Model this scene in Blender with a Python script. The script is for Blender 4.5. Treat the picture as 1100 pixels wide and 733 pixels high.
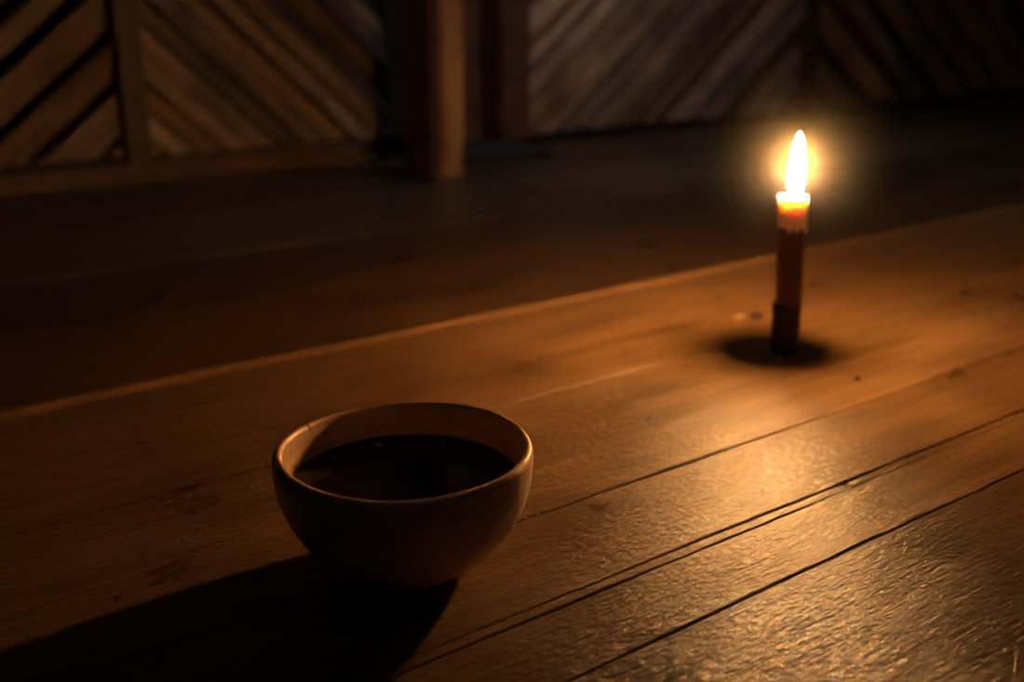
import bpy, bmesh, math, random
from mathutils import Vector, noise, Matrix

sc = bpy.context.scene
for o in list(bpy.data.objects):
    bpy.data.objects.remove(o)
COL = sc.collection
PI = math.pi

# ------------------------------------------------------------------ camera, world, lights, exposure
cam_d = bpy.data.cameras.new('camera')
cam = bpy.data.objects.new('camera', cam_d); COL.objects.link(cam)
cam.location = (0.0, 0.0, 0.258)
yaw, pitch = math.radians(53.1 - 90.0), math.radians(17.4)      # X runs along the floorboards, Y towards the wall
cam.rotation_euler = (PI / 2 - pitch, 0.0, yaw)
cam_d.sensor_width = 36.0
cam_d.lens = 38.62
cam_d.clip_start = 0.01
cam_d.dof.use_dof = True
cam_d.dof.focus_distance = 0.525
cam_d.dof.aperture_fstop = 5.0
sc.camera = cam

sc.view_settings.view_transform = 'Standard'
sc.view_settings.look = 'None'
sc.view_settings.gamma = 1.0
sc.view_settings.use_curve_mapping = False
sc.view_settings.exposure = 0.0
try:
    sc.cycles.use_denoising = True
    sc.cycles.sample_clamp_indirect = 0.0
    sc.cycles.volume_step_rate = 0.25
except Exception:
    pass

FLAME_STRENGTH = 2000.0
FLAME_COLOUR = (1.0, 0.45, 0.115)
HAZE_DENSITY = 0.9

world = bpy.data.worlds.new('world'); sc.world = world
world.use_nodes = True
wb = world.node_tree.nodes['Background']
wb.inputs['Color'].default_value = (0.62, 0.80, 1.0, 1.0)
wb.inputs['Strength'].default_value = 0.0020


def area_light(name, loc, target, size, energy, colour, spread=180.0):
    d = bpy.data.lights.new(name, 'AREA')
    d.spread = math.radians(spread)
    d.shape = 'DISK'; d.size = size; d.energy = energy; d.color = colour
    o = bpy.data.objects.new(name, d); COL.objects.link(o)
    o.location = loc
    o.rotation_euler = (Vector(target) - Vector(loc)).to_track_quat('-Z', 'Y').to_euler()
    return o


area_light('ceiling_lamp', (0.98, -0.15, 1.90), (0.24, 0.40, 0.0), 0.25, 0.20, (0.86, 0.94, 1.0))
area_light('back_fill', (1.30, 1.00, 1.60), (1.35, 1.48, 0.0), 0.40, 0.90, (0.84, 0.90, 1.0), 75.0)  # added out of view to cool the back wall; spread spares the foreground

# ------------------------------------------------------------------ helpers


def tag(o, label=None, cat=None, group=None, kind=None):
    if label: o['label'] = label
    if cat: o['category'] = cat
    if group: o['group'] = group
    if kind: o['kind'] = kind
    return o


def empty(name, loc=(0, 0, 0)):
    o = bpy.data.objects.new(name, None); COL.objects.link(o)
    o.empty_display_size = 0.02
    o.location = loc
    return o


def link_mesh(name, bm, mat, parent=None, smooth=False):
    me = bpy.data.meshes.new(name)
    bmesh.ops.recalc_face_normals(bm, faces=bm.faces[:])
    bm.to_mesh(me); bm.free()
    if smooth:
        for p in me.polygons: p.use_smooth = True
    me.materials.append(mat)
    o = bpy.data.objects.new(name, me); COL.objects.link(o)
    if parent: o.parent = parent
    return o


def lathe(bm, prof, seg=96, centre=lambda z: (0, 0), mod=None):
    """Revolve (r, z) pairs; r == 0 closes to a pole."""
    rings = []
    for r, z in prof:
        cx, cy = centre(z)
        if r <= 1e-7:
            rings.append([bm.verts.new((cx, cy, z))])
        else:
            ring = []
            for i in range(seg):
                a = 2 * PI * i / seg
                rr, zz = (r, z) if mod is None else mod(r, z, a)
                ring.append(bm.verts.new((cx + rr * math.cos(a), cy + rr * math.sin(a), zz)))
            rings.append(ring)
    for A, B in zip(rings, rings[1:]):
        n = max(len(A), len(B))
        for i in range(n):
            j = (i + 1) % n
            if len(A) == 1: bm.faces.new((A[0], B[i], B[j]))
            elif len(B) == 1: bm.faces.new((A[i], B[0], A[j]))
            else: bm.faces.new((A[i], B[i], B[j], A[j]))
    return rings


def smooth_prof(pts, n=8):
    """Catmull-Rom through (r, z) points."""
    out = []
    P = [pts[0]] + list(pts) + [pts[-1]]
    for i in range(1, len(P) - 2):
        p0, p1, p2, p3 = P[i - 1], P[i], P[i + 1], P[i + 2]
        for k in range(n):
            t = k / n
            out.append(tuple(0.5 * ((2 * b) + (c - a) * t + (2 * a - 5 * b + 4 * c - d) * t * t + (3 * b - a - 3 * c + d) * t ** 3)
                             for a, b, c, d in zip(p0, p1, p2, p3)))
    out.append(pts[-1])
    return [(max(r, 0.0), z) for r, z in out]


def box(bm, x0, x1, y0, y1, z0, z1, bevel=0.0):
    b = bmesh.new()
    bmesh.ops.create_cube(b, size=1.0)
    for v in b.verts:
        v.co = Vector(((x0 + x1) / 2 + v.co.x * (x1 - x0), (y0 + y1) / 2 + v.co.y * (y1 - y0), (z0 + z1) / 2 + v.co.z * (z1 - z0)))
    if bevel:
        bmesh.ops.bevel(b, geom=b.edges[:], offset=bevel, segments=2, affect='EDGES', profile=0.6)
    tmp = bpy.data.meshes.new('tmp'); b.to_mesh(tmp); b.free()
    bm.from_mesh(tmp); bpy.data.meshes.remove(tmp)


class NT:
    """Small node-tree builder."""
    def __init__(self, name):
        self.m = bpy.data.materials.new(name); self.m.use_nodes = True
        self.t = self.m.node_tree; self.t.nodes.clear()
        self.out = self.t.nodes.new('ShaderNodeOutputMaterial')

    def n(self, kind, ins=None, **props):
        x = self.t.nodes.new(kind)
        for k, v in props.items(): setattr(x, k, v)
        for k, v in (ins or {}).items():
            if isinstance(v, bpy.types.NodeSocket): self.t.links.new(v, x.inputs[k])
            else: x.inputs[k].default_value = v
        return x

    def mapped(self, scale, rot=(0, 0, 0)):
        tc = self.n('ShaderNodeTexCoord')
        return self.n('ShaderNodeMapping', {'Vector': tc.outputs['Object'], 'Scale': scale, 'Rotation': rot}).outputs[0]

    def noise(self, vec, scale, detail=4.0, rough=0.55, dist=0.0):
        return self.n('ShaderNodeTexNoise', {'Vector': vec, 'Scale': scale, 'Detail': detail, 'Roughness': rough, 'Distortion': dist}).outputs['Fac']

    def ramp(self, fac, stops):
        r = self.n('ShaderNodeValToRGB', {'Fac': fac})
        e = r.color_ramp.elements
        while len(e) > 1: e.remove(e[-1])
        e[0].position, e[0].color = stops[0][0], (*stops[0][1], 1)
        for p, c in stops[1:]:
            x = e.new(p); x.color = (*c, 1)
        return r.outputs['Color']

    def math(self, op, a, b=0.0, clamp=False):
        return self.n('ShaderNodeMath', {0: a, 1: b}, operation=op, use_clamp=clamp).outputs[0]

    def mix(self, fac, a, b, mode='MIX'):
        x = self.n('ShaderNodeMix', data_type='RGBA', blend_type=mode)
        for s, v in ((x.inputs[0], fac), (x.inputs[6], a), (x.inputs[7], b)):
            if isinstance(v, bpy.types.NodeSocket): self.t.links.new(v, s)
            else: s.default_value = (*v, 1) if isinstance(v, tuple) and len(v) == 3 else v
        return x.outputs[2]

    def bump(self, height, strength, dist, normal=None):
        ins = {'Height': height, 'Strength': strength, 'Distance': dist}
        if normal is not None: ins['Normal'] = normal
        return self.n('ShaderNodeBump', ins).outputs[0]

    def surf(self, shader):
        self.t.links.new(shader, self.out.inputs['Surface'])
        return self.m


def bsdf(nt, **ins):
    return nt.n('ShaderNodeBsdfPrincipled', {k.replace('_', ' '): v for k, v in ins.items()}).outputs[0]


# ------------------------------------------------------------------ materials


def floor_material():
    nt = NT('floor_wood')
    g1 = nt.noise(nt.mapped((7, 85, 20)), 1.0, 5, 0.6, 0.6)            # long streaks along the boards
    g2 = nt.noise(nt.mapped((30, 420, 60)), 1.0, 4, 0.6, 0.3)          # fine grain
    blot = nt.noise(nt.mapped((9, 14, 9)), 1.0, 5, 0.6)                # worn blotches
    speck = nt.noise(nt.mapped((420, 520, 420)), 1.0, 3, 0.7)
    col = nt.ramp(g1, [(0.25, (0.124, 0.065, 0.026)), (0.5, (0.223, 0.127, 0.053)), (0.75, (0.310, 0.186, 0.084))])
    col = nt.mix(0.55, col, nt.ramp(g2, [(0.30, (0.45, 0.42, 0.40)), (0.55, (1, 1, 1)), (0.8, (1.12, 1.12, 1.1))]), 'MULTIPLY')
    col = nt.mix(0.75, col, nt.ramp(blot, [(0.32, (0.50, 0.47, 0.44)), (0.52, (0.95, 0.95, 0.95)), (0.72, (1.2, 1.17, 1.1))]), 'MULTIPLY')
    col = nt.mix(0.6, col, nt.ramp(speck, [(0.30, (0.55, 0.5, 0.48)), (0.45, (1, 1, 1))]), 'MULTIPLY')
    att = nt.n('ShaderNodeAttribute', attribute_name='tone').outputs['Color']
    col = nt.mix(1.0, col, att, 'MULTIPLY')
    # relief: raised ridges of the grain, crackled varnish, cross scratches
    ridge = nt.noise(nt.mapped((34, 350, 80)), 1.0, 3, 0.55, 1.2)
    crackle = nt.n('ShaderNodeTexVoronoi', {'Vector': nt.mapped((210, 450, 280)), 'Scale': 1.0}, feature='SMOOTH_F1').outputs['Distance']
    fine = nt.noise(nt.mapped((520, 760, 500)), 1.0, 3, 0.6)
    big = nt.noise(nt.mapped((10, 34, 10)), 1.0, 3, 0.5)
    scr = nt.noise(nt.mapped((330, 26, 60), (0, 0, 0.5)), 1.0, 2, 0.5)
    nrm = nt.bump(big, 0.4, 0.004)
    nrm = nt.bump(ridge, 0.70, 0.0014, nrm)
    nrm = nt.bump(scr, 0.25, 0.0010, nrm)
    nrm = nt.bump(crackle, 0.60, 0.0009, nrm)
    nrm = nt.bump(fine, 0.6, 0.0006, nrm)
    rough = nt.ramp(blot, [(0.3, (0.26,) * 3), (0.7, (0.40,) * 3)])
    return nt.surf(bsdf(nt, Base_Color=col, Roughness=rough, Normal=nrm, IOR=1.5, Specular_IOR_Level=0.28))


def wood_material(name, dark, mid, light, axis=0, rough=0.6, scale=1.0, attr=True, turn=0.0):
    nt = NT(name)
    s = [40.0, 40.0, 40.0]; s[axis] = 5.0
    s = tuple(v * scale for v in s)
    v = nt.mapped((1, 1, 1), (0, turn, 0))
    v = nt.n('ShaderNodeMapping', {'Vector': v, 'Scale': s}).outputs[0]
    g = nt.noise(v, 1.0, 5, 0.6, 0.5)
    b = nt.noise(nt.mapped((11, 11, 11)), 1.0, 4, 0.6)
    col = nt.ramp(g, [(0.28, dark), (0.5, mid), (0.74, light)])
    col = nt.mix(0.8, col, nt.ramp(b, [(0.34, (0.42, 0.40, 0.38)), (0.55, (1, 1, 1)), (0.7, (1.15, 1.12, 1.1))]), 'MULTIPLY')
    if attr:
        col = nt.mix(1.0, col, nt.n('ShaderNodeAttribute', attribute_name='tone').outputs['Color'], 'MULTIPLY')
    nrm = nt.bump(g, 0.4, 0.002)
    return nt.surf(bsdf(nt, Base_Color=col, Roughness=rough, Normal=nrm))


def bowl_material():
    nt = NT('bowl_wood')
    rings = nt.noise(nt.mapped((18, 18, 230)), 1.0, 4, 0.55, 0.4)
    b = nt.noise(nt.mapped((45, 45, 30)), 1.0, 5, 0.6)
    fine = nt.noise(nt.mapped((700, 700, 900)), 1.0, 2, 0.5)
    col = nt.ramp(rings, [(0.3, (0.54, 0.33, 0.19)), (0.55, (0.68, 0.44, 0.27)), (0.75, (0.75, 0.51, 0.33))])
    col = nt.mix(0.35, col, nt.ramp(b, [(0.34, (0.55, 0.48, 0.45)), (0.55, (1, 1, 1))]), 'MULTIPLY')
    nrm = nt.bump(rings, 0.12, 0.0006)
    nrm = nt.bump(fine, 0.12, 0.0002, nrm)
    return nt.surf(bsdf(nt, Base_Color=col, Roughness=0.34, Normal=nrm))


def plain(name, col, rough=0.6, **kw):
    nt = NT(name)
    n = nt.noise(nt.mapped((160, 160, 160)), 1.0, 4, 0.6)
    c = nt.mix(0.5, col, nt.ramp(n, [(0.3, (0.55, 0.55, 0.55)), (0.6, (1, 1, 1))]), 'MULTIPLY')
    return nt.surf(bsdf(nt, Base_Color=c, Roughness=rough, Normal=nt.bump(n, 0.25, 0.001), **kw))


M_FLOOR = floor_material()
PLANK = ((0.074, 0.042, 0.022), (0.180, 0.112, 0.065), (0.310, 0.205, 0.124), 0, 0.62, 1.0, True)
M_UP = wood_material('plank_rising', *PLANK, turn=math.radians(38.0))
M_DOWN = wood_material('plank_falling', *PLANK, turn=math.radians(-41.0))
M_POST = wood_material('post_wood', (0.198, 0.112, 0.053), (0.310, 0.186, 0.090), (0.384, 0.236, 0.118), 2, 0.6)
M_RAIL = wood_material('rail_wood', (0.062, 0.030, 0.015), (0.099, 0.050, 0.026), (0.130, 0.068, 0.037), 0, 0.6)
M_DARK = wood_material('dark_wood', (0.010, 0.007, 0.006), (0.018, 0.012, 0.010), (0.030, 0.020, 0.015), 0, 0.7)
M_BOWL = bowl_material()


def set_tone(o, fn):
    """Per-face colour of a board (kept as a colour attribute)."""
    me = o.data
    a = me.color_attributes.new('tone', 'FLOAT_COLOR', 'CORNER')
    for p in me.polygons:
        c = fn(p)
        for li in p.loop_indices: a.data[li].color = (*c, 1.0)


# ------------------------------------------------------------------ floor: long boards with worn edges and open seams
XS = []
x = -1.2
while x < 4.6:
    XS.append(x)
    x += 0.006 if 0.05 < x < 1.0 else 0.04


def seam_y(i, y, x):
    return y + 0.0011 * noise.noise((x * 5.0, i * 7.3, 0.3)) + 0.0005 * noise.noise((x * 38.0, i * 3.1, 4.0))


def lerp(x, a, b, u, v):
    t = min(1.0, max(0.0, (x - a) / (b - a)))
    return u + (v - u) * t


def seam_gap(i, y, x):
    n = max(0.0, 0.5 + 0.9 * noise.noise((x * 22.0, i * 5.7, 9.0)))
    if abs(y - 0.408) < 1e-6:      # seam behind the bowl: open beside the bowl, nearly closed further right
        w = lerp(x, 0.40, 0.50, 0.00065, 0.00012)
    elif abs(y - 0.3375) < 1e-6:   # main crack: closes towards the left
        w = lerp(x, 0.31, 0.42, 0.00003, 0.00060)
    elif abs(y - 0.3302) < 1e-6:
        w = lerp(x, 0.44, 0.58, 0.00045, 0.00003)
    elif abs(y - 0.286) < 1e-6:
        w = lerp(x, 0.26, 0.36, 0.00010, 0.00042)
    else:
        w = 0.00022
    return w * (0.30 + 1.3 * n)


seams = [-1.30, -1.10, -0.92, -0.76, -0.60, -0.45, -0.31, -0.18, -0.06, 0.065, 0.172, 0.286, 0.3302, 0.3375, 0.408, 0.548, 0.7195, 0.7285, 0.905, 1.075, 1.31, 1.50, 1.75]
# tone and height of each board; front ones darkened to steepen the candle's falloff
tones = {0.548: (0.92, 0.88, 0.85), 0.408: (1.0, 1.0, 1.0), 0.7195: (1.3, 1.25, 1.2), 0.7285: (0.42, 0.40, 0.38), 0.905: (0.28, 0.27, 0.28),  # narrow strip lightened: worn edge plus painted candlelight
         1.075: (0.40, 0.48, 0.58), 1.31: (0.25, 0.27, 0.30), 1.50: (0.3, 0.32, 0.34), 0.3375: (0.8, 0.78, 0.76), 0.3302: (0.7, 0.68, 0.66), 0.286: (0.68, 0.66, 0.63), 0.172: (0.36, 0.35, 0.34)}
heights = {0.7285: 0.0024, 0.7195: 0.0008, 0.905: 0.0022, 1.075: 0.0030, 1.31: 0.0014, 0.408: 0.0004, 0.3302: -0.0002, 0.548: 0.0004}
# each board's own wood varies a little along its length
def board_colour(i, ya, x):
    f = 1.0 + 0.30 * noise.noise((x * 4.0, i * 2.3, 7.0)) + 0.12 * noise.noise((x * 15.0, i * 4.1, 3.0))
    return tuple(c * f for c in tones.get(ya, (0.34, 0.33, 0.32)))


bm = bmesh.new()
vert_tone = []
for i in range(len(seams) - 1):
    ya, yb = seams[i], seams[i + 1]
    z = heights.get(ya, 0.0)
    bev = 0.0007 if yb - ya > 0.02 else 0.0005
    prev = None
    for x in XS:
        y0 = seam_y(i, ya, x) + seam_gap(i, ya, x); y1 = seam_y(i + 1, yb, x) - seam_gap(i + 1, yb, x)
        b0 = bev * (0.7 + 0.6 * abs(noise.noise((x * 15, i, 2.0))))
        pr = [(y0, -0.012), (y0, z - b0), (y0 + b0 * 1.2, z), (y1 - b0 * 1.2, z), (y1, z - b0), (y1, -0.012)]
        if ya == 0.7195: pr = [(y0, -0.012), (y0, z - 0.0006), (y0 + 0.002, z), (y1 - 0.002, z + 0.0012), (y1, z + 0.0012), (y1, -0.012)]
        cur = [bm.verts.new((x, yy, zz)) for yy, zz in pr]
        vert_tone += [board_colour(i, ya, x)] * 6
        if prev:
            for k in range(5):
                bm.faces.new((prev[k], cur[k], cur[k + 1], prev[k + 1]))
        prev = cur
sub = [bm.verts.new(p) for p in ((-1.2, -1.3, -0.011), (4.6, -1.3, -0.011), (4.6, 1.75, -0.011), (-1.2, 1.75, -0.011))]
bm.faces.new(sub); vert_tone += [(0.04, 0.04, 0.04)] * 4
floor = link_mesh('floor', bm, M_FLOOR)
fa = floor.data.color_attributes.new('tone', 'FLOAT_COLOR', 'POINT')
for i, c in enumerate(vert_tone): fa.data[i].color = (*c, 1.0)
tag(floor, 'worn brown floorboards with open seams and a rippled varnish', 'floor', kind='structure')

# ------------------------------------------------------------------ back wall: diagonal plank panels between posts
WALL_Y = 1.60
bm = bmesh.new()
box(bm, -1.2, 4.6, 1.71, 1.75, 0.0, 2.2)
wall_back = link_mesh('wall_back', bm, M_DARK)
set_tone(wall_back, lambda p: (0.25, 0.25, 0.25))
tag(wall_back, 'black backing wall seen through the gaps of the plank panels', 'wall', kind='structure')


def clip(poly, x0, x1, z0, z1):
    for ax, lim, sign in ((0, x0, 1), (0, x1, -1), (1, z0, 1), (1, z1, -1)):
        out = []
        for i, p in enumerate(poly):
            q = poly[(i + 1) % len(poly)]
            dp, dq = sign * (p[ax] - lim), sign * (q[ax] - lim)
            if dp >= 0: out.append(p)
            if (dp >= 0) != (dq >= 0):
                t = dp / (dp - dq)
                out.append((p[0] + (q[0] - p[0]) * t, p[1] + (q[1] - p[1]) * t))
        poly = out
        if len(poly) < 3: return []
    return poly


def plank_panel(x0, x1, z0, z1, angle, period, gap, phase, seed, tone_fn, parent, extra=None):
    """Diagonal planks, each a little askew in depth, clipped to the panel's opening: one mesh."""
    rnd = random.Random(seed)
    bm = bmesh.new(); tl = []
    ca, sa = math.cos(angle), math.sin(angle)
    cx, cz = (x0 + x1) / 2, z0
    N = int(2.2 / period)
    for k in range(-N, N):
        g = gap * rnd.uniform(0.7, 1.4)
        if extra and k in extra: g = extra[k]
        lo, hi = phase + k * period + g / 2, phase + (k + 1) * period - g / 2
        if hi <= lo: continue
        quad = [(cx + s * ca - t * sa, cz + s * sa + t * ca) for s, t in ((-3, lo), (3, lo), (3, hi), (-3, hi))]
        poly = clip(quad, x0, x1, z0, z1)
        tilt = rnd.uniform(-0.5, 0.5); dep = rnd.uniform(-0.006, 0.010); shade = tone_fn(k, rnd)
        if not poly: continue
        mid = (lo + hi) / 2
        def front(p):
            t = -(p[0] - cx) * sa + (p[1] - cz) * ca
            return WALL_Y + dep + tilt * (t - mid)
        f = [bm.verts.new((p[0], front(p), p[1])) for p in poly]
        b = [bm.verts.new((p[0], WALL_Y + 0.028, p[1])) for p in poly]
        bm.faces.new(f); bm.faces.new(b[::-1]); tl += [shade] * 2
        for i in range(len(poly)):
            j = (i + 1) % len(poly)
            bm.faces.new((f[i], b[i], b[j], f[j])); tl.append(shade)
    nt_o = link_mesh('plank_panel', bm, M_UP if angle > 0 else M_DOWN, parent)
    set_tone(nt_o, lambda p: tl[p.index])
    return nt_o


def timber(name, mat, dims, tone=(1, 1, 1), bevel=0.003, parent=None):
    bm = bmesh.new(); box(bm, *dims, bevel)
    o = link_mesh(name, bm, mat, parent)
    set_tone(o, lambda p: tone)
    return o


def vary(lo, hi, tint=(1, 1, 1)):
    def f(k, rnd):
        v = rnd.uniform(lo, hi)
        return tuple(v * c for c in tint)
    return f


TOP = 0.86
wl = empty('wall_left', (0, 0, 0))
tag(wl, 'left wall section of slanting planks above a low sill', 'wall', kind='structure')
plank_panel(-0.45, 0.503, 0.040, TOP, math.radians(38.5), 0.0556, 0.0115, 0.0005, 3, vary(0.7, 1.2), wl, {-2: 0.028})
plank_panel(0.541, 0.945, 0.036, TOP, math.radians(-43.0), 0.0300, 0.0050, 0.005, 11, vary(0.18, 1.75), wl)
timber('upright', M_RAIL, (0.505, 0.540, 1.575, 1.66, 0.030, TOP + 0.05), (0.55, 0.5, 0.5), 0.003, wl)
timber('upright', M_RAIL, (-0.49, -0.45, 1.575, 1.66, 0.030, TOP + 0.05), (0.85, 0.8, 0.8), 0.003, wl)
timber('upright', M_RAIL, (0.945, 0.985, 1.60, 1.66, 0.030, TOP + 0.05), (0.45, 0.4, 0.4), 0.003, wl)
timber('top_rail', M_RAIL, (-0.49, 0.985, 1.575, 1.66, TOP, TOP + 0.06), (0.9, 0.9, 0.9), 0.003, wl)
timber('bottom_rail', M_DARK, (-0.49, 0.985, 1.615, 1.66, 0.0, 0.045), (0.6, 0.6, 0.6), 0.002, wl)

wr = empty('wall_right', (0, 0, 0))
tag(wr, 'right wall section of greyish slanting planks meeting at a batten', 'wall', kind='structure')
plank_panel(1.236, 1.984, 0.020, TOP, math.radians(38.0), 0.0430, 0.0120, 0.012, 21, vary(0.55, 2.5, (1.0, 1.0, 1.06)), wr)
plank_panel(2.036, 3.60, 0.020, TOP, math.radians(-36.0), 0.0880, 0.036, 0.02, 35, vary(1.1, 1.9, (0.95, 1.02, 1.1)), wr)
timber('batten', M_RAIL, (1.984, 2.036, 1.588, 1.66, 0.018, TOP), (0.6, 0.6, 0.6), 0.003, wr)
timber('upright', M_RAIL, (1.172, 1.236, 1.590, 1.66, 0.010, TOP + 0.05), (0.8, 0.8, 0.8), 0.003, wr)
timber('upright', M_RAIL, (3.60, 3.66, 1.590, 1.66, 0.010, TOP + 0.05), (0.8, 0.8, 0.8), 0.003, wr)
timber('top_rail', M_RAIL, (1.172, 3.66, 1.585, 1.66, TOP, TOP + 0.06), (0.9, 0.9, 0.9), 0.003, wr)
timber('bottom_rail', M_DARK, (1.236, 3.60, 1.612, 1.66, 0.0, 0.022), (0.5, 0.5, 0.5), 0.002, wr)

wu = timber('wall_above', M_DARK, (-0.49, 3.66, 1.60, 1.68, TOP + 0.06, 2.2), (0.8, 0.8, 0.8), 0.0)
tag(wu, 'plain dark wooden wall above the plank panels', 'wall', kind='structure')

sill = timber('trim_1', M_RAIL, (-0.60, 0.885, 1.580, 1.614, 0.0, 0.030), (0.95, 0.8, 0.75), 0.004)
tag(sill, 'low reddish brown wooden sill along the foot of the left planks', 'sill', kind='structure')
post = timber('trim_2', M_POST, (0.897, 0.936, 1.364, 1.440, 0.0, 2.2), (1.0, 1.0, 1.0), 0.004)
timber('shade_board', M_RAIL, (0.880, 0.8965, 1.3655, 1.446, 0.0, 2.2), (0.5, 0.42, 0.40), 0.002, post)  # added dark board stands in for shade on the post's left face
tag(post, 'square wooden post with one candlelit face, standing before the wall', 'post', kind='structure')
jamb = timber('trim_3', M_RAIL, (1.045, 1.136, 1.60, 1.66, 0.018, 2.2), (0.75, 0.75, 0.75), 0.003)
tag(jamb, 'dim brown board standing upright right behind the square post', 'board', kind='structure')
block = timber('trim_4', M_DARK, (0.985, 1.165, 1.43, 1.598, 0.0, 0.016), (0.5, 0.5, 0.5), 0.003)
tag(block, 'low black threshold block on the floor right of the square post', 'threshold', kind='structure')

# ------------------------------------------------------------------ bowl
BX, BY = 0.2415, 0.4045
bowl = empty('bowl', (BX, BY, 0.0))
tag(bowl, 'round brown wooden bowl holding dark liquid on the floorboards', 'bowl')
prof_out = smooth_prof([(0.0245, 0.0), (0.0300, 0.0025), (0.0385, 0.0090), (0.0470, 0.0178), (0.0540, 0.0290), (0.0583, 0.0410), (0.0599, 0.0510), (0.0596, 0.0580)], 7)
lip = [(0.0591, 0.0595), (0.0583, 0.0604), (0.0573, 0.0607), (0.0563, 0.0604), (0.0556, 0.0596), (0.0552, 0.0584)]
prof_in = smooth_prof([(0.0552, 0.0580), (0.0548, 0.0500), (0.0530, 0.0400), (0.0480, 0.0280), (0.0390, 0.0160), (0.0250, 0.0085), (0.0120, 0.0062), (0.0, 0.0060)], 6)
prof = [(0.0, 0.0016), (0.018, 0.0014), (0.0215, 0.0)] + prof_out + lip + prof_in[1:]
NICK = math.radians(126.0 - 36.9 + 26.0)


def bowl_mod(r, z, a):
    # hand-turned unevenness and a small split in the lip
    rr = r * (1 + 0.006 * math.sin(2 * a + 0.7) + 0.002 * math.sin(5 * a))
    zz = z + (0.0007 * math.sin(a * 2 + 2.0) + 0.0004 * math.sin(3 * a)) * (z / 0.06) ** 2
    d = (a - NICK + PI) % (2 * PI) - PI
    if z > 0.050 and r < 0.0592:
        w = math.exp(-(d / 0.011) ** 2) * min(1.0, (z - 0.050) / 0.009) ** 2
        zz -= 0.0013 * w * (1 if z > 0.059 else 0.1)
        rr += 0.0006 * w
    return rr, zz


bm = bmesh.new()
lathe(bm, prof, 360, mod=bowl_mod)
bowl_body = link_mesh('body', bm, M_BOWL, bowl, smooth=True)
# dark slit near the right edge of the outside
bm = bmesh.new()
bmesh.ops.create_uvsphere(bm, u_segments=16, v_segments=10, radius=1.0)
a = math.radians(-31.0)
for v in bm.verts:
    q = Vector((v.co.x * 0.0004, v.co.y * 0.00085, v.co.z * 0.0034))
    q = Matrix.Rotation(a, 3, 'Z') @ (Matrix.Rotation(0.12, 3, 'Y') @ q)
    v.co = q + Vector((0.0599 * math.cos(a), 0.0599 * math.sin(a), 0.0452))
M_SLIT = plain('slit_dark', (0.02, 0.012, 0.008), 0.9)
slit = link_mesh('slit', bm, M_SLIT, bowl, smooth=True)
slit['label'] = 'short dark slit in the outside of the bowl'

# liquid: a still dark surface a finger's width under the lip
LZ = 0.0440
nt = NT('dark_liquid')
M_LIQ = nt.surf(bsdf(nt, Base_Color=(0.012, 0.006, 0.004, 1), Roughness=0.06, IOR=1.33, Specular_IOR_Level=0.2, Normal=nt.bump(nt.noise(nt.mapped((60, 60, 60)), 1.0, 2), 0.03, 0.001)))
bm = bmesh.new()
lathe(bm, [(0.0, 0.0075), (0.024, 0.0095), (0.0375, 0.0168), (0.0465, 0.0285), (0.0515, 0.0405), (0.0526, LZ - 0.0004), (0.0531, LZ + 0.0004), (0.0522, LZ + 0.0001), (0.0505, LZ), (0.03, LZ), (0.0, LZ)], 128,
      mod=lambda r, z, a: (r * (1 + 0.006 * math.sin(2 * a + 0.7)), z))
liq = link_mesh('dark_liquid', bm, M_LIQ, smooth=True)
liq.location = (BX, BY, 0.0)
tag(liq, 'still black liquid filling the wooden bowl', 'drink')
nt = NT('bubble_film')
M_BUB = nt.surf(bsdf(nt, Base_Color=(0.55, 0.58, 0.62, 1), Roughness=0.08, IOR=1.33))
rnd = random.Random(8)
Fh = Vector((0.60, 0.80, 0)); Rh = Vector((0.80, -0.60, 0))
for rx, fy, r in ((-0.0190, 0.0400, 0.00055), (-0.0172, 0.0408, 0.00075), (-0.0160, 0.0398, 0.0005), (-0.0165, 0.0380, 0.00045), (-0.0145, 0.0412, 0.00045),
                  (-0.0370, 0.0240, 0.0005), (-0.0090, 0.0415, 0.00045), (-0.0062, 0.0350, 0.0004), (0.0150, 0.0420, 0.00042), (0.0160, 0.0405, 0.0004)):
    bm = bmesh.new(); bmesh.ops.create_uvsphere(bm, u_segments=14, v_segments=10, radius=r)
    p = Rh * rx + Fh * fy
    bmesh.ops.translate(bm, verts=bm.verts[:], vec=(p.x, p.y, LZ + r * 0.35))
    link_mesh('bubble', bm, M_BUB, liq, smooth=True)

# ------------------------------------------------------------------ candle
CX, CY = 0.6452, 0.5110
candle = empty('candle', (CX, CY, 0.0))
tag(candle, 'lit brown candle with a glowing cream tip standing on the floorboards', 'candle')


def lean(z):
    k = -0.0042 * z / 0.12
    return (k * Rh.x, k * Rh.y)


def wobble(amp, seed, f=9.0):
    def m(r, z, a):
        n = noise.noise((math.cos(a) * 1.3 + seed, math.sin(a) * 1.3, z * 90.0)) + 0.5 * noise.noise((math.cos(a) * 4, math.sin(a) * 4 + seed, z * 260.0))
        return r + amp * n, z
    return m


def wax_material(name, base, radius, scale, rough):
    nt = NT(name)
    n = nt.noise(nt.mapped((110, 110, 160)), 1.0, 4, 0.6)
    c = nt.mix(0.6, base, nt.ramp(n, [(0.3, (0.72, 0.62, 0.55)), (0.6, (1, 1, 1))]), 'MULTIPLY')
    return nt.surf(bsdf(nt, Base_Color=c, Roughness=rough, Subsurface_Weight=1.0, Subsurface_Radius=radius, Subsurface_Scale=scale, Normal=nt.bump(n, 0.3, 0.001)))


M_WAX = wax_material('brown_wax', (0.19, 0.085, 0.045), (1.0, 0.35, 0.12), 0.004, 0.5)
M_TIP = wax_material('cream_wax', (0.98, 0.92, 0.82), (1.0, 0.62, 0.36), 0.009, 0.42)
M_COLL = plain('dark_wax', (0.055, 0.028, 0.018), 0.6)

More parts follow.
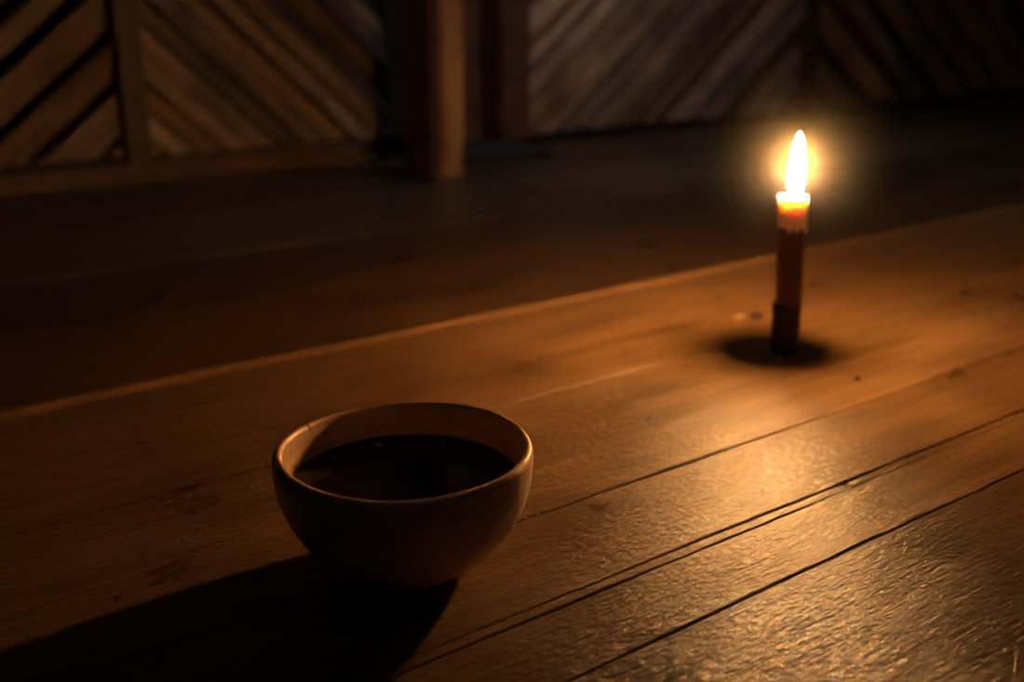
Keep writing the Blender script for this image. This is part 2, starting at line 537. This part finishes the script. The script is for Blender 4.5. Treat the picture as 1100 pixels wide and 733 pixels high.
bm = bmesh.new()
lathe(bm, [(0.0, 0.030), (0.0090, 0.030), (0.0096, 0.034)] + [(0.0096 + 0.0002 * math.sin(k * 1.7), 0.038 + k * 0.003) for k in range(20)] + [(0.0094, 0.0985), (0.0, 0.0985)], 64, lean, wobble(0.0003, 2.0))
link_mesh('wax_body', bm, M_WAX, candle, smooth=True)['label'] = 'brown wax shaft of the candle'
# foot: a darker, slightly thicker stub
bm = bmesh.new()
lathe(bm, [(0.0, 0.0), (0.0108, 0.0), (0.0112, 0.0012)] + [(0.0104 + 0.0003 * math.sin(k * 2.1), 0.004 + k * 0.0028) for k in range(11)] + [(0.0110, 0.0352), (0.0111, 0.0368), (0.0104, 0.0380), (0.0, 0.0382)], 64,
      lambda z: (-0.0019 * Rh.x + lean(z)[0] * 0.5, -0.0019 * Rh.y + lean(z)[1] * 0.5), wobble(0.0006, 5.0))
link_mesh('foot', bm, M_COLL, candle, smooth=True)['label'] = 'darker and slightly thicker foot of the candle'
# tip: swollen translucent lip with a hollow pool and a ragged lower hem
def tip_mod(r, z, a):
    rr = r + 0.00025 * noise.noise((math.cos(a) * 2, math.sin(a) * 2, z * 150))
    zz = z
    if z < 0.0985:
        zz -= 0.0035 * max(0.0, noise.noise((math.cos(a) * 2.6 + 3, math.sin(a) * 2.6, 1.0))) + 0.0015 * noise.noise((math.cos(a) * 6, math.sin(a) * 6 + 3, 1.0))
    return rr, zz


bm = bmesh.new()
tip_prof = [(0.0, 0.0970), (0.0092, 0.0970), (0.0099, 0.0966), (0.0103, 0.0975), (0.0105, 0.1000), (0.0106, 0.1060), (0.0108, 0.1120), (0.0110, 0.1165), (0.0107, 0.1184), (0.0100, 0.1192), (0.0092, 0.1192), (0.0080, 0.1188), (0.0060, 0.1184), (0.0030, 0.1182), (0.0, 0.1182)]
lathe(bm, tip_prof, 72, lean, tip_mod)
tip = link_mesh('wax_tip', bm, M_TIP, candle, smooth=True)
tip['label'] = 'glowing cream wax tip of the candle'
for a, z0, ln, r in ((math.radians(-118), 0.0965, 0.0026, 0.0017), (math.radians(-60), 0.0958, 0.0032, 0.0019), (math.radians(-20), 0.0930, 0.0060, 0.0015), (math.radians(-150), 0.0962, 0.0026, 0.0016)):
    bm = bmesh.new(); bmesh.ops.create_uvsphere(bm, u_segments=16, v_segments=12, radius=1.0)
    for v in bm.verts:
        t = v.co.z
        w = r * (1.0 - 0.35 * max(0.0, t))
        v.co = Vector((v.co.x * w, v.co.y * w, t * ln))
    l = lean(z0)
    bmesh.ops.translate(bm, verts=bm.verts[:], vec=(l[0] + 0.0100 * math.cos(a), l[1] + 0.0100 * math.sin(a), z0))
    link_mesh('wax_drip', bm, M_TIP, candle, smooth=True)

# wick
l = lean(0.12)
M_WICK = plain('wick', (0.02, 0.015, 0.012), 0.9)
bm = bmesh.new()
lathe(bm, [(0.0, 0.1150), (0.0007, 0.1152), (0.0007, 0.1200), (0.0006, 0.1250), (0.0008, 0.1270), (0.0, 0.1274)], 12, lambda z: (l[0] + (0.0012 * Rh.x) * max(0, z - 0.118) / 0.009, l[1] + (0.0012 * Rh.y) * max(0, z - 0.118) / 0.009))
link_mesh('wick', bm, M_WICK, candle, smooth=True)

# flame: a teardrop body that gives the light
nt = NT('flame')
zc = nt.n('ShaderNodeSeparateXYZ', {'Vector': nt.n('ShaderNodeTexCoord').outputs['Object']}).outputs['Z']
ht = nt.n('ShaderNodeMapRange', {'Value': zc, 'From Min': 0.1220, 'From Max': 0.1320}).outputs[0]
fc = nt.ramp(ht, [(0.0, (0.10, 0.12, 0.35)), (0.35, (0.75, 0.50, 0.35)), (1.0, FLAME_COLOUR)])
fs = nt.n('ShaderNodeMapRange', {'Value': ht, 'To Min': FLAME_STRENGTH * 0.06, 'To Max': FLAME_STRENGTH}).outputs[0]
M_FLAME = nt.surf(nt.n('ShaderNodeEmission', {'Color': fc, 'Strength': fs}).outputs[0])
fl = [(0.0, 0.1216), (0.0026, 0.1219), (0.0040, 0.1236), (0.0048, 0.1270), (0.0052, 0.1320), (0.0052, 0.1380), (0.0047, 0.1450), (0.0038, 0.1520), (0.0025, 0.1585), (0.0012, 0.1630), (0.0, 0.1650)]
bm = bmesh.new()
lathe(bm, smooth_prof(fl, 3), 24, lambda z: (l[0] + Rh.x * 0.0016, l[1] + Rh.y * 0.0016))
flame = link_mesh('flame', bm, M_FLAME, candle, smooth=True)
flame['label'] = 'bright teardrop candle flame'

# ------------------------------------------------------------------ small debris on the floor


def crumb(name, loc, size, mat, label, cat, seed, group=None, stretch=(1, 1, 1), rot=0.0):
    bm = bmesh.new(); bmesh.ops.create_icosphere(bm, subdivisions=2, radius=size)
    for v in bm.verts:
        n = 1 + 0.35 * noise.noise(v.co / size * 1.1 + Vector((seed * 3.7, seed, 0)))
        v.co = Matrix.Rotation(rot, 3, 'Z') @ Vector((v.co.x * n * stretch[0], v.co.y * n * stretch[1], v.co.z * n * stretch[2]))
    low = min(v.co.z for v in bm.verts)
    o = link_mesh(name, bm, mat, smooth=True)
    o.location = (loc[0], loc[1], loc[2] - low - 0.0001)
    return tag(o, label, cat, group)


M_PALE = plain('pale_crumb', (0.75, 0.70, 0.62), 0.25)
M_BRN = plain('brown_crumb', (0.30, 0.17, 0.08), 0.5)
for i, (x, y) in enumerate(((0.2178, 0.5283), (0.2208, 0.5290), (0.2199, 0.5222), (0.2220, 0.5207), (0.2177, 0.5150), (0.2216, 0.5151), (0.2223, 0.5310))):
    crumb('pale_crumb', (x, y, 0.0003), 0.0006 + 0.0002 * (i % 3 == 0), M_PALE, 'tiny pale crumb on the dark floorboard close beside the left of the bowl', 'crumb', i, 'pale crumbs beside the bowl', (1.2, 0.9, 0.7))
for i, (x, y) in enumerate(((0.1618, 0.4917), (0.1663, 0.4884), (0.1726, 0.4898), (0.1645, 0.4719), (0.1655, 0.4914))):
    crumb('pale_crumb', (x, y, 0.0003), 0.0006, M_PALE, 'tiny pale crumb on dim floorboards above the outer bowl shadow edge', 'crumb', i + 20, 'pale crumbs by the bowl shadow', (1.2, 0.8, 0.7))
crumb('splinter', (0.3155, 0.4082, 0.0), 0.0006, M_PALE, 'pale splinter bridging the floor seam nearest the right of the bowl', 'splinter', 41, None, (0.7, 3.0, 0.6), 0.5)
crumb('splinter', (0.3232, 0.4078, 0.0), 0.0006, M_PALE, 'pale splinter in the floor seam, further from the bowl than its twin', 'splinter', 42, None, (0.7, 2.8, 0.6), 0.2)
crumb('grit', (0.4850, 0.3363, 0.0), 0.0017, M_BRN, 'small brown lump of grit caught in the long crack of the lit floor', 'grit', 43, None, (1.2, 1.0, 0.8))
crumb('wax_bit', (0.6926, 0.5827, 0.0004), 0.0052, M_COLL, 'dark brown wax bit on the floor left behind the candle', 'wax', 44, None, (1.2, 0.9, 0.7))
crumb('wax_bit', (0.6850, 0.5950, 0.0004), 0.0034, plain('tan_wax', (0.50, 0.36, 0.20), 0.45), 'pale flat wax bit just left of the dark wax bit', 'wax', 45, None, (1.8, 1.0, 0.35))
crumb('grit', (0.6329, 0.4378, 0.0004), 0.0018, M_COLL, 'dark speck of grit on the bright floor right below the candle', 'grit', 46, None, (1.3, 0.9, 0.7))

# ------------------------------------------------------------------ added haze round the flame, standing in for camera glare, lit by it
nt = NT('glare_haze')
vec = nt.n('ShaderNodeTexCoord').outputs['Object']
ln = nt.n('ShaderNodeVectorMath', {0: vec}, operation='LENGTH').outputs['Value']
fall = nt.math('POWER', 2.71828, nt.math('MULTIPLY', ln, -50.0))
edge = nt.n('ShaderNodeMapRange', {'Value': ln, 'From Min': 0.085, 'From Max': 0.0, 'To Min': 0.0, 'To Max': 1.0}).outputs[0]
den = nt.math('MULTIPLY', nt.math('MULTIPLY', fall, edge), HAZE_DENSITY)
vs = nt.n('ShaderNodeVolumeScatter', {'Color': (1, 1, 1, 1), 'Density': den}).outputs[0]
nt.t.links.new(vs, nt.out.inputs['Volume'])
bm = bmesh.new(); bmesh.ops.create_icosphere(bm, subdivisions=3, radius=0.085)
hz = link_mesh('glare_haze', bm, nt.m)
hz.location = (CX + l[0] + Rh.x * 0.0016, CY + l[1] + Rh.y * 0.0016, 0.141)
tag(hz, 'added faint haze standing in for glare round the candle flame', 'haze', kind='stuff')
